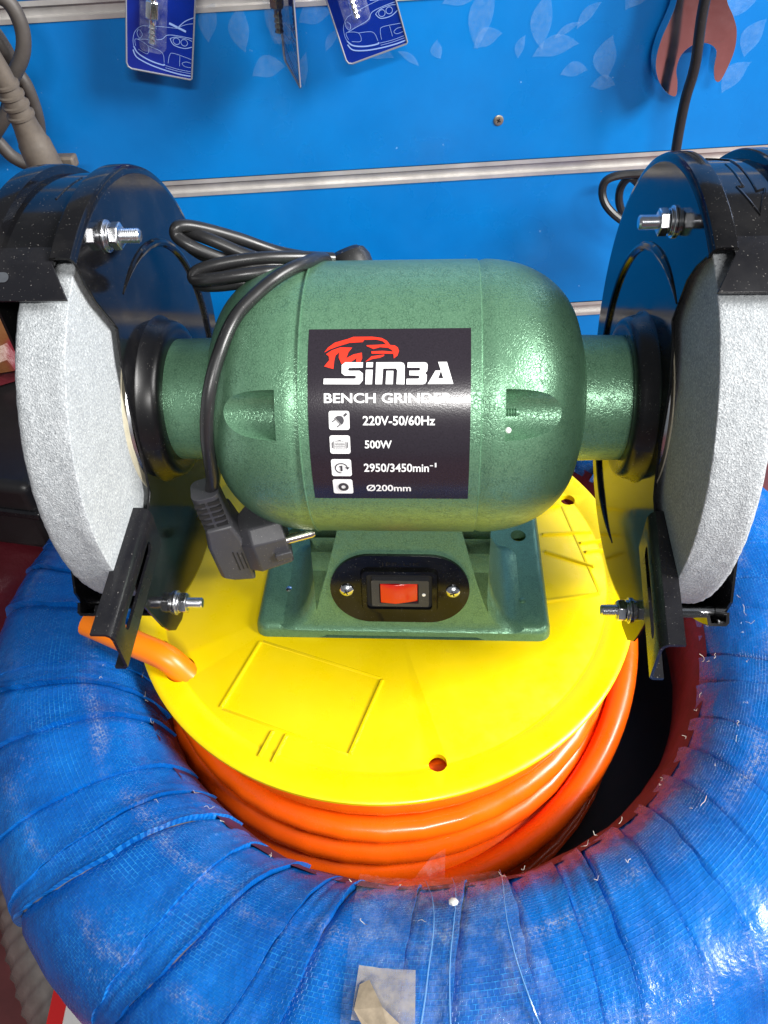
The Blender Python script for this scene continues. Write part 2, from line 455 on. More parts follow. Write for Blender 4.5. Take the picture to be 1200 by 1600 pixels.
# ------------------------------------------------------------------ things on the wall
def on_wall(px, py, d):
    q = cf + cr * ((px - 600) / 1200) - cu * ((py - 800) / 1200); C0 = Vector((0.0193, -0.3104, 0.3848))
    return C0 + q * ((WN * d - C0).dot(WN) / q.dot(WN))
def blister_card(label, a, z, d, roll, yaw, fit_dx, fit_dz, metal, lean=0.0):
    t = thing('blister_card', label, 'tool packaging', tuple(W(a, z, d) if d else a), 'carded air fittings hung on the wall')
    ex = WE * math.cos(yaw) + WN * math.sin(yaw); nz = WZ.cross(ex)   # nz points away from viewer
    e1 = ex * math.cos(roll) + WZ * math.sin(roll); e2 = -ex * math.sin(roll) + WZ * math.cos(roll)
    o = W(a, z, d) if d else a - e1 * .051
    def P(u, v, h=0.0): return o + e1 * u + e2 * v - nz * h        # h towards the viewer
    w, hh = .051, .120
    poly = [(.004, 0), (w - .001, 0), (w, .001), (w, hh), (0, hh), (0, .004), (.0012, .0012)]
    obj('card', prism(poly, lambda u, v: P(u, v, 0), lambda u, v: P(u, v, -.0006)), 'card_navy', t)
    edge = [P(u, v, .0003) for u, v in poly] + [P(*poly[0], .0003)]
    obj('card_border', tube(edge, .0007, 6, False), 'card_edge', t)
    L = []
    def ln(pts, wd=.00045, n=6): L.append(ribbon(spline([P(u * .001, v * .001, .00025) for u, v in pts], n), wd * .7, nz))
    ln([(6, 15), (5, 20), (6, 26), (9, 30), (12, 32)]); ln([(5, 14), (8, 9), (18, 5.5), (30, 3.5), (42, 2.5), (50, 2.6)], .0013)
    ln([(5.5, 16.5), (9, 12), (18, 8.5), (28, 7), (29, 8)], .0014); ln([(30, 7), (40, 6), (50, 6)]); ln([(30, 5.4), (40, 4.6), (50, 4.5)])
    ln([(7, 17), (7, 22), (16, 19), (16, 13), (9, 15)]); ln([(16, 19), (27, 16), (29, 9)]); ln([(32, 9), (33, 15), (36, 17), (50, 15)]); ln([(41, 8.5), (41, 16)])
    ln([(50, 9), (45, 9), (43, 11), (46, 12.5), (50, 12.2)]); ln([(8, 22), (14, 23), (26, 25), (31, 29), (40, 30), (50, 30)], .0006)
    ln([(33, 27), (36, 23), (44, 22), (50, 24)], .0008); ln([(33, 27), (38, 29), (46, 29), (50, 28)], .0006)
    for q in (38, 44): ln([(q + 2.6 * math.cos(k * PI / 4), 26 + 2.3 * math.sin(k * PI / 4)) for k in range(9)], .0006, 3)
    ln([(9, 29), (8, 26), (10, 23), (12, 26), (10, 29)], .0005); ln([(12, 32), (26, 34), (38, 35)]); ln([(38, 35), (44, 41), (51, 45)], .0008); ln([(32, 37.5), (45, 34)], .0022)
    ln([(39, 36), (45, 39), (50, 40.5)])
    obj('car_drawing', join(*L), 'car_print', t, smooth=False)
    # clear blister and the fitting inside it
    fx, fz = fit_dx, fit_dz
    bp = stadium(.0105, .028, .004, 4)
    obj('blister', prism(bp, lambda u, v: P(fx + u, fz + .022 + v, .0006), lambda u, v: P(fx + u * .86, fz + .022 + v * .94, .013)), 'clear_film', t, bev=.0015)
    pr = [(0, .0022), (.0004, .0026)]
    for k in range(4): pr += [(.001 + .0035 * k, .0034), (.0033 + .0035 * k, .0027), (.0037 + .0035 * k, .0027)]
    pr += [(.0158, .0030), (.0175, .0035)]
    f = obj('fitting_barb', lathe(pr, P(fx, fz, .0072), e2, 20), metal, t)
    obj('fitting_hex', lathe([(.0172, .0046), (.0182, .0056), (.0292, .0056), (.0302, .0046)], P(fx, fz, .0072), e2, 6), metal, t, bev=.0004)
    obj('fitting_stem', lathe([(.0300, .0036), (.038, .0036), (.039, .0042), (.060, .0042), (.062, .003)], P(fx, fz, .0072), e2, 20), metal, t)
blister_card('navy card with white car drawing holding a hose fitting, leftmost on wall', -.1945, .2045, .388, R(-15), R(6), .020, .022, 'chrome')
blister_card('navy carded hose fitting turned edge-on between the two other cards', on_wall(470, 138, .350), 0, 0, R(-9), R(-74), .024, .030, 'dark_nickel')
blister_card('tilted navy card with car drawing and hose fitting, nearest the screw', -.0165, .1965, .388, R(16), R(-4), .019, .030, 'chrome')

wr = [(.2490, .392), (.2480, .300), (.2478, .232), (.2460, .216), (.2412, .200), (.2400, .184), (.2445, .170), (.2540, .159), (.2630, .1555), (.2622, .166), (.2590, .176), (.2600, .186), (.2660, .1925), (.2740, .1950), (.2830, .1935), (.2895, .188),
      (.2905, .177), (.2935, .167), (.2985, .1650), (.3020, .174), (.3045, .188), (.3025, .202), (.2965, .213), (.2885, .224), (.2868, .236), (.2858, .300), (.2850, .392)]
wrench = obj('open_end_wrench', prism(spline([(a, z, 0) for a, z in wr], 4) and [(p.x, p.y) for p in spline([(a, z, 0) for a, z in wr], 4)], lambda a, z: W(a, z, .410), lambda a, z: W(a, z, .396)), 'chrome', bev=.0060, seg=8)
tag(wrench, 'large chrome open ended wrench hanging on the wall behind black cable', 'wrench')

blk = obj('hanging_black_cable', tube(spline([W(.266, .400, .410), W(.265, .372, .378), W(.262, .300, .368), W(.2592, .2312, .368), W(.2627, .1872, .368), W(.2617, .1586, .37), W(.2632, .1199, .37), W(.270, .060, .372), W(.285, .0, .38)], 14), .0043, 12), 'black_rubber')
tag(blk, 'black cable hanging down in front of the chrome wrench', 'cable')

# looped black cord behind the right guard
lp = obj('looped_black_cord', tube(spline([on_wall(*q) for q in [(1075, 300, .36), (1030, 275, .36), (985, 272, .36), (950, 280, .36), (941, 300, .36), (950, 325, .355), (980, 350, .35), (1040, 380, .35), (1060, 340, .36), (1010, 300, .365), (985, 278, .365), (968, 300, .37), (975, 335, .37), (1020, 370, .37), (1100, 450, .37), (1200, 700, .38), (1190, 790, .38), (1290, 760, .38)]], 10), .0036, 10), 'black_rubber')
tag(lp, 'black cord looped beside the right wheel guard', 'cable')

# grey cable with moulded grommet, upper left
gc = thing('grey_cable', 'dusty grey looped cable with ribbed grommet hanging at upper left', 'cable', tuple(on_wall(30, 150, .38)))
def wt(pts, r, name, mat='grey_cable', d=.37):
    obj(name, tube(spline([on_wall(p[0], p[1], p[2] if len(p) > 2 else d) for p in pts], 10), r, 12), mat, gc)
wt([(-30, -10), (10, 0), (33, 40), (36, 80), (22, 115), (0, 140), (-30, 165)], .0056, 'cable_loop', d=.36)
wt([(-30, 25, .38), (0, 62, .38), (22, 105, .38), (42, 135, .38), (58, 180, .385), (62, 215, .39), (60, 232, .39)], .0052, 'cable_loop')
wt([(-30, 240, .375), (0, 195, .375), (12, 170, .375), (20, 120, .375), (10, 80, .375), (-20, 40, .375)], .0056, 'cable_loop')
wt([(-40, 190, .385), (-5, 220, .385), (20, 245, .385), (50, 258, .385), (90, 262, .385)], .0054, 'cable_loop')
ga, gb = on_wall(0, 112, .335), on_wall(72, 262, .35)
ax = (gb - ga); Lg = ax.length
pr = [(-.02, .0055), (.0, .0078)]
for k in range(4): pr += [(Lg * (.10 + .1 * k), .0080 + .0004 * k), (Lg * (.11 + .1 * k), .0096 + .0004 * k), (Lg * (.135 + .1 * k), .0096 + .0004 * k), (Lg * (.145 + .1 * k), .0080 + .0004 * k)]
pr += [(Lg * .55, .0100), (Lg * .70, .0118), (Lg * .72, .0128), (Lg, .0138), (Lg * 1.15, .0145)]
obj('grommet', lathe(pr, ga, ax, 28), 'grey_grommet', gc)
obj('grommet_bracket', xf(box((0, 0, 0), (.030, .012, .010)), Matrix.Translation(on_wall(92, 252, .37))), 'grey_grommet', gc, bev=.002)

# ------------------------------------------------------------------ spool and hose
SX, SY, SRAD = -.014, .0188, .1605
spool = thing('hose_spool', 'round yellow plastic spool under the grinder, holding orange hose', 'spool', (SX, SY, -.13))
def disc(rad, z1, th, lipr):
    pr = [(-th, 0), (-th, rad - .002), (-th + .001, rad), (-.0012, rad), (-.0003, rad - .0010), (0, rad - .0030)]
    pr += [(0, rad * .905), (-.0007, rad * .898), (-.0007, rad * .890), (0, rad * .883), (0, .052), (.0012, .0505), (.0012, .047), (0, .0455), (0, 0)]
    return lathe(pr, (SX, SY, z1), (0, 0, 1), 128)
fl1 = obj('top_flange', disc(SRAD, 0, .0042, 0), 'yellow_plastic', spool, angle=50)
cut(fl1, cyl((.0219, -.1184, -.02), (.0219, -.1184, .02), .0050, 24), cyl((.113, .0815, -.02), (.113, .0815, .02), .0050, 24),
    cyl((-.1305, -.0640, -.02), (-.1305, -.0640, .02), .0088, 24), cyl((-.1455, -.0466, -.02), (-.1455, -.0466, .02), .0030, 16), cyl((-.05, .145, -.02), (-.05, .145, .02), .0050, 24))
def rib(x0, y0, x1, y1, w=.0030, h=.0015):
    d = Vector((x1 - x0, y1 - y0, 0)); n = Vector((-d.y, d.x, 0)).normalized() * w / 2; p, q = Vector((x0, y0, 0)), Vector((x1, y1, 0))
    zl, zh = Vector((0, 0, -.0006)), Vector((0, 0, h)); m_ = n * .35; e = d.normalized() * w * .4
    V = [p - n + zl, p + n + zl, q + n + zl, q - n + zl, p - m_ + zh + e, p + m_ + zh + e, q + m_ + zh - e, q - m_ + zh - e]
    obj('rib', (V, [(0, 3, 2, 1), (4, 5, 6, 7), (0, 1, 5, 4), (1, 2, 6, 5), (2, 3, 7, 6), (3, 0, 4, 7)]), 'yellow_plastic', spool)
rs = [(-.0854, -.0428, -.1012, -.0895), (-.010, -.0679, -.0254, -.1156), (-.0688, -.1021, -.0743, -.1185), (-.0607, -.1038, -.0665, -.1216)]
faint = [(-.1012, -.0895, -.0254, -.1156), (-.0854, -.0428, -.010, -.0679)]
for k in range(3):
    a = 2 * PI * k / 3
    for q in rs + faint:
        pts = []
        for x, y in ((q[0], q[1]), (q[2], q[3])):
            dx, dy = x - SX, y - SY; pts += [SX + dx * math.cos(a) - dy * math.sin(a), SY + dx * math.sin(a) + dy * math.cos(a)]
        if q in faint: rib(*pts, w=.0036, h=.00035)
        else: rib(*pts)
rib(.0915, .0476, .1255, .0504); rib(.0918, .0326, .1233, .0192)
obj('drum', lathe([(-.125, .098), (-.0035, .098)], (SX, SY, 0), (0, 0, 1), 64), 'yellow_plastic', spool)
obj('bottom_flange', disc(.150, -.122, .004, 0), 'yellow_plastic', spool, angle=50)

random.seed(11)
HR = .0078
def coil_path(loops):
    pts = []
    n = 44
    for li, q in enumerate(loops):
        nx = loops[min(li + 1, len(loops) - 1)]
        for k in range(n):
            t = k / n; s = min(1, max(0, (t - .72) / .28)); s = s * s * (3 - 2 * s); a = -.25 * PI + .72 * PI + 2 * PI * t
            rr, zz, tl, p, cy = [q[m] * (1 - s) + nx[m] * s for m in range(5)]
            rr += .0012 * math.sin(2 * a + 1.9 * li)
            pts.append((SX + rr * math.cos(a), cy + rr * math.sin(a), zz + tl * math.sin(a + p)))
    return pts
loops = [(.141, -.0130, .002, 0, .0188), (.1430, -.0265, .005, .1, .0155), (.1455, -.0390, .008, .25, .0110), (.1475, -.0510, .011, -.1, .0065), (.1500, -.0640, .014, .2, .0020), (.1515, -.0770, .014, -.05, -.0020), (.1530, -.0900, .013, .1, -.0050), (.1530, -.105, .008, 0, -.0060),
         (.138, -.106, .004, .2, .010), (.126, -.104, .002, 1, .0188), (.1255, -.088, .002, 1, .0188), (.1260, -.072, .002, 1, .0188), (.1255, -.056, .002, 1, .0188), (.1255, -.040, .002, 1, .0188), (.1255, -.024, .002, 1, .0188), (.1220, -.013, .001, 1, .0188), (.105, -.013, .001, 1, .0188)]
loose = [(SX + (.1600 + .002 * math.sin(3 * a)) * math.cos(a), .0020 + .1600 * math.sin(a), -.066 + .034 * math.sin(a * 1.0 + .95)) for a in [-2.9 + .06 * k for k in range(56)]]
hose = obj('orange_hose', tube(coil_path(loops), HR, 14), 'orange_hose')
ls = obj('orange_hose_loop', tube([Vector(p) for p in loose], HR, 14), 'orange_hose')
tag(ls, 'loose outer turn of orange hose slanting across the wound coils', 'hose')
tag(hose, 'bright orange hose wound in coils beneath the yellow spool flange', 'hose')
he = obj('orange_hose_end', tube(spline([(-.095, -.072, -.030), (-.112, -.069, -.020), (-.1265, -.0655, -.005), (-.138, -.061, .0072), (-.156, -.0545, .0105), (-.172, -.0485, .0125), (-.190, -.042, .0150)], 10), .0080, 16), 'orange_hose_end')
tag(he, 'short orange hose end poking up through hole in yellow spool', 'hose')

# ------------------------------------------------------------------ the wrapped coil
RC, RT, ZC, CX, CY = .2255, .0565, -.0515, .0095, .0
coil = thing('wrapped_coil', 'large hose coil wrapped in blue woven plastic strips around the spool', 'wrapped coil', (CX, CY, ZC - RT))
def ring_pt(phi, psi, h=0.0):
    # psi 0 = towards the centre, 90 = top, 180 = outside
    wob = .0022 * noise.noise(Vector((math.cos(phi) * 3, math.sin(phi) * 3, psi * .9)))
    c, s = math.cos(psi), math.sin(psi)
    e = 2 / 2.35
    cx = math.copysign(abs(c) ** e, c); sz = math.copysign(abs(s) ** e, s)
    r = RT + h + wob
    rad = RC - r * .97 * cx; z = ZC + r * sz
    return Vector((CX + rad * math.cos(phi), CY + rad * math.sin(phi), z))
V, F = [], []
n1, n2 = 96, 24
for i in range(n1):
    for j in range(n2): V.append(ring_pt(2 * PI * i / n1, 2 * PI * j / n2, -.0022))
for i in range(n1):
    for j in range(n2):
        F.append((i * n2 + j, ((i + 1) % n1) * n2 + j, ((i + 1) % n1) * n2 + (j + 1) % n2, i * n2 + (j + 1) % n2))
obj('coil_core', (V, F), 'dusty_wrap', coil)

random.seed(5)
NS = 50
bounds = [2 * PI * (i + random.uniform(-.33, .33)) / NS for i in range(NS)]
bounds.append(bounds[0] + 2 * PI)
skews = [random.uniform(-.05, .05) for _ in range(NS)]; skews.append(skews[0])
sbase = -.10
def strip(i):
    p0, p1 = bounds[i], bounds[i + 1]; s0, s1 = skews[i] + sbase, skews[i + 1] + sbase
    nu, nv = 14, 46
    a0, a1 = R(12 + 18 * min(1, max(0, math.cos(.5 * (p0 + p1)) * 2.2 + .5))), R(194)
    me = bpy.data.meshes.new('wrap_strip'); V, F, UVs = [], [], []
    seed = random.uniform(0, 50); lift = random.uniform(.0006, .0016); lip = random.uniform(.0006, .0020)
    rows = [-.001] + [k / nu for k in range(nu + 1)] + [1.001]
    for v in range(nv + 1):
        psi = a0 + (a1 - a0) * v / nv
        for ui, u in enumerate(rows):
            uu = min(max(u, 0), 1)
            ov = .07 * (p1 - p0)
            f0 = p0 + s0 * (psi - PI / 2) * .55; f1 = p1 + s1 * (psi - PI / 2) * .55 + ov
            jag = .0012 / RC * noise.noise(Vector((seed, psi * 7, 0)))
            phi = f0 * (1 - uu) + (f1 + jag) * uu
            h = -.0004 + lift + .0011 * uu + lip * uu ** 7 * (.5 + .9 * noise.noise(Vector((seed, psi * 2.3, 8))))
            h += .0005 * noise.noise(Vector((seed, psi * 4, uu * 2.5))) + .0005 * noise.noise(Vector((seed + 9, psi * 1.6 + uu * 3, uu * 7)))
            if uu < .13: h -= .0034 * (1 - uu / .13)
            if ui == 0 or ui == len(rows) - 1: h = -.0020
            V.append(ring_pt(phi, psi, h)); UVs.append((uu * (p1 - p0) * RC * 1.1 + seed, psi * RT))
    k = len(rows)
    for v in range(nv):
        for u in range(k - 1): F.append((v * k + u, v * k + u + 1, (v + 1) * k + u + 1, (v + 1) * k + u))
    me.from_pydata([tuple(q) for q in V], [], F)
    ul = me.uv_layers.new(name='UVMap')
    for l in me.loops: ul.data[l.index].uv = UVs[l.vertex_index]
    me.materials.append(M['wrap'])
    for p in me.polygons: p.use_smooth = True
    me.set_sharp_from_angle(angle=R(50))
    o = bpy.data.objects.new('wrap_strip', me); link_to(o, coil)
for i in range(NS): strip(i)
# maroon lining on the inside
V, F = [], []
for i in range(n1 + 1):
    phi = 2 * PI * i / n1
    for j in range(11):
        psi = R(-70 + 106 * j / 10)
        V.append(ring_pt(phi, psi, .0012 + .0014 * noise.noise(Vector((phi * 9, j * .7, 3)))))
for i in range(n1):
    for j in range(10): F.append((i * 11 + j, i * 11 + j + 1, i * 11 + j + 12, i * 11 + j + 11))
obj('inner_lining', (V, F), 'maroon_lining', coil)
# frayed threads along the rubbed ridges
random.seed(21); TH = []
for i in range(48):
    phi = random.choice([random.uniform(-1.35, .25), random.uniform(-1.35, .25), random.uniform(-3.0, -1.3)]); ps = random.choice([R(34), R(36), R(40), R(64)]) + random.gauss(0, .03)
    p = []; d1, d2 = random.gauss(0, .009), random.gauss(0, .05)
    if random.random() < .5: d1 *= 2.2; d2 *= .4
    d2 *= .7
    for k in range(4):
        p.append(ring_pt(phi + d1 * k / 3 + random.gauss(0, .003), ps + d2 * k / 3 + random.gauss(0, .008), .0026 + random.uniform(0, .0012) + (.003 * random.random() if k == 3 else 0)))
    TH.append(tube(spline(p, 4), random.uniform(.00007, .00015), 4, False))
th = obj('frayed_threads', join(*TH), 'thread', coil); th['kind'] = 'stuff'
# clear tape wound round the near side, with a flap standing up at the hole edge
def shell(phi0, phi1, a0, a1, h, name, mat, sk=0.0, nu=8, nv=26, seed=0):
    V, F = [], []
    for v in range(nv + 1):
        psi = R(a0 + (a1 - a0) * v / nv)
        for u in range(nu + 1):
            phi = R(phi0 + (phi1 - phi0) * u / nu) + sk * (psi - PI / 2)
            V.append(ring_pt(phi, psi, h + .0007 * noise.noise(Vector((u * .9 + seed, v * .5, 4)))))
    for v in range(nv):
        for u in range(nu): F.append((v * (nu + 1) + u, v * (nu + 1) + u + 1, (v + 1) * (nu + 1) + u + 1, (v + 1) * (nu + 1) + u))
    return obj(name, (V, F), mat, coil)
shell(-97, -74, 24, 200, .0046, 'clear_tape', 'clear_film', .03, nu=40, nv=60)
for q, ph in enumerate((-88.0, -84.5, -76.5)):
    cr_ = [ring_pt(R(ph + 1.2 * math.sin(k * .23 + q)), R(32 + 4.2 * k), .0048 + .0006 * math.sin(k * 1.7 + q)) for k in range(34)]
    obj('film_crease', tube(cr_, lambda t: .00035 * (1 - abs(2 * t - 1)) + .00008, 5), 'film_crease', coil)
V = [ring_pt(R(-90), R(22), .004), ring_pt(R(-84.5), R(22), .004), ring_pt(R(-84.8), R(14), .010) + Vector((.002, .008, .006)), ring_pt(R(-87), R(14), .008) + Vector((0, .006, .004))]
obj('tape_flap', (V, [(0, 1, 2, 3)]), 'clear_film', coil)
# torn parcel-tape scrap
pp = lambda ph, ps, h: ring_pt(R(ph), R(ps), h)
sc1 = shell(-95.6, -89.2, 86, 100, .0062, 'tape_scrap', 'clear_tape', .0, 8, 8, 3)
V = [pp(-95.2, 90.5, .0072), pp(-94.2, 89.6, .0082), pp(-92.5, 95.5, .0096), pp(-89.8, 102, .0078), pp(-89.4, 107, .0066), pp(-91.3, 107.5, .0074), pp(-93.8, 103.5, .0086), pp(-95.4, 97, .0076)]
obj('torn_paper', (V, [tuple(range(8))]), 'parcel_paper', coil, smooth=False)
obj('white_chip', lathe([(0, .0024), (.0009, .0022), (.0013, .0012), (.0013, 0)], pp(-84.0, 57, .0052), (pp(-84.0, 57, .02) - pp(-84.0, 57, .0)), 7), 'white_card', coil)

# ------------------------------------------------------------------ things around and below the coil
bs = obj('gap_shade_disc', lathe([(0, 0), (0, .21), (.0015, .212), (.003, .21), (.003, 0)], (CX, CY, -.131), (0, 0, 1), 64), 'dark_case')  # added black disc, stands in for the shade deep in the gap
tag(bs, 'added black disc standing in for the deep shade beneath the orange hose coils', 'shade filler')
V, F = [], []
n1, n2 = 480, 20
for i in range(n1):
    phi = 2 * PI * i / n1
    for j in range(n2):
        psi = 2 * PI * j / n2; r = .060 + (.0018 if i % 3 == 0 else 0) + .002 * noise.noise(Vector((math.cos(phi) * 5, math.sin(phi) * 5, psi)))
        ph = phi + .05 * math.sin(psi)
        V.append((.0 + (.258 - r * math.cos(psi)) * math.cos(ph), (.258 - r * math.cos(psi)) * math.sin(ph), -.190 + r * math.sin(psi)))
for i in range(n1):
    for j in range(n2): F.append((i * n2 + j, ((i + 1) % n1) * n2 + j, ((i + 1) % n1) * n2 + (j + 1) % n2, i * n2 + (j + 1) % n2))
lc = obj('ribbed_hose_coil', (V, F), 'grey_film', angle=60)
tag(lc, 'grey ribbed hose coil in dusty film beneath the blue wrapped coil', 'hose coil')
bx_ = thing('carton', 'red edged white flat carton squeezed between the two coils, lower left', 'box', (-.14, -.18, -.131))
cm = Matrix.Translation((-.142, -.178, -.121)) @ Matrix.Rotation(.10, 4, 'Z')
obj('carton_body', xf(box((0, 0, 0), (.110, .16, .017)), cm), 'white_card', bx_, bev=.001)
obj('red_band', xf(box((-.0525, 0, 0), (.0090, .1605, .0180)), cm), 'red_card', bx_)

def mound(name, label, c, rad, seed, mat='sack', cat='sack'):
    V, F = [], []
    n1, n2 = 48, 22
    for i in range(n2 + 1):
        th = PI * i / n2
        for j in range(n1):
            ph = 2 * PI * j / n1
            d = Vector((math.sin(th) * math.cos(ph), math.sin(th) * math.sin(ph), math.cos(th)))
            k = 1 + .16 * noise.noise(d * 2.2 + Vector((seed, 0, 0))) + .05 * noise.noise(d * 7 + Vector((seed, 3, 0))) + .05 * math.sin(d.x * 14 + d.z * 9 + 3 * noise.noise(d * 2))
            sq = 1 / max(abs(d.x) ** 4 + abs(d.y) ** 4 + abs(d.z) ** 4, .01) ** .12
            V.append(Vector(c) + Vector((d.x * rad[0], d.y * rad[1], d.z * rad[2])) * k * sq)
    for i in range(n2):
        for j in range(n1): F.append((i * n1 + j, (i + 1) * n1 + j, (i + 1) * n1 + (j + 1) % n1, i * n1 + (j + 1) % n1))
    return tag(obj(name, (V, F), mat), label, cat)
mound('printed_sack', 'dark red and brown printed sack beside the blue coil, lower of two', (-.455, .10, -.165), (.165, .13, .095), 2)
mound('printed_sack', 'dark red printed sack behind the left grinding wheel, above the black case', (-.47, .26, .04), (.150, .07, .055), 6)
bc = thing('black_case', 'black plastic case lying between the two sacks at left', 'case', (-.40, .19, -.07))
obj('case_body', xf(box((0, 0, 0), (.30, .14, .075)), Matrix.Translation((-.43, .19, -.045)) @ Matrix.Rotation(-.15, 4, 'Z')), 'dark_case', bc, bev=.008, seg=3)
obj('case_rim', xf(box((0, 0, 0), (.306, .146, .008)), Matrix.Translation((-.43, .19, -.037)) @ Matrix.Rotation(-.15, 4, 'Z')), 'black_satin', bc, bev=.002)

# ------------------------------------------------------------------ bench grinder
G = thing('bench_grinder', 'green bench grinder with two grey wheels standing on the yellow spool', 'bench grinder', (0, 0, 0))

# motor housing, turned about the shaft, with screw recesses cut in both end caps
def dome(x):           # radius of end cap at distance x beyond the seam
    t = min(1, max(0, x / .0475)); return .031 + (RM - .031) * max(0, 1 - t ** 2.25) ** .52
def dome_prof():
    p = []
    for k in range(25):
        t = math.sin(k / 24 * PI / 2); p.append((.0392 + .0475 * t, dome(.0475 * t)))
    return p
dp = dome_prof()
half = [(.0386, RM - .0003), (.0388, RM - .0008), (.0392, RM - .0008)] + [(a, r) for a, r in dp[1:]] + [(.0871, .0314), (.088, .0307), (.112, .0302)]
prof = [(-a, r) for a, r in half[::-1]] + [(-.0384, RM), (.0384, RM)] + half
mh = obj('motor_housing', lathe(prof, (0, 0, H), (1, 0, 0), 128, u=(0, -1, 0)), 'green', G, angle=28)
cutters = []
REC = [R(31), R(-53), R(127), R(217)]
for s in (-1, 1):
    for a in REC:
        d = Vector((0, -math.cos(a), math.sin(a))); w_ = Vector((0, -math.sin(a), -math.cos(a)))
        o = Vector((s * .0485, 0, H)) + d * .0620
        poly = [(.0113 * math.cos(2 * PI * k / 32), .0113 * math.sin(2 * PI * k / 32)) for k in range(32)]
        def fm(x): return lambda u, v: o + w_ * u + d * (v + .0058) + Vector((x, 0, 0))
        cutters.append(prism(poly, fm(0), fm(s * .05)))
cut(mh, *cutters)
md = mh.modifiers.new('bevel', 'BEVEL'); md.width = .0007; md.segments = 2; md.limit_method = 'ANGLE'; md.angle_limit = R(38)
obj('seam_ridge', lathe([(-.0388, RM - .0004), (-.0386, RM + .0005), (-.0381, RM + .0005), (-.0379, RM - .0004)], (0, 0, H), (1, 0, 0), 128), 'green', G)
for s in (-1, 1):
    for a in REC[:2]:
        d = Vector((0, -math.cos(a), math.sin(a))); p = Vector((s * .0484, 0, H)) + d * .0605
        if s > 0:
            pr = []
            for k in range(5): pr += [(.0002 + k * .0011, .0019), (.0007 + k * .0011, .0014)]
            sc_ = obj('housing_stud', lathe(pr + [(.0062, .0012)], p + Vector((0, -.001, .0015)), (1, 0, 0), 14), 'green', G)
            if a == REC[0]: obj('glint_bead', lathe([(0, 0), (.0002, .0008), (.0009, .0013), (.0016, .0008), (.0018, 0)], p + d * .002 + Vector((.0016, -.003, -.006)), (0, -.8, .6), 14), 'lens_white', G)  # white bead paints in the specular glint inside the right recess
        else:
            obj('housing_stud', lathe([(0, .0018), (-.002, .0016), (-.0022, 0)], p - d * .003, (1, 0, 0), 14), 'green', G)

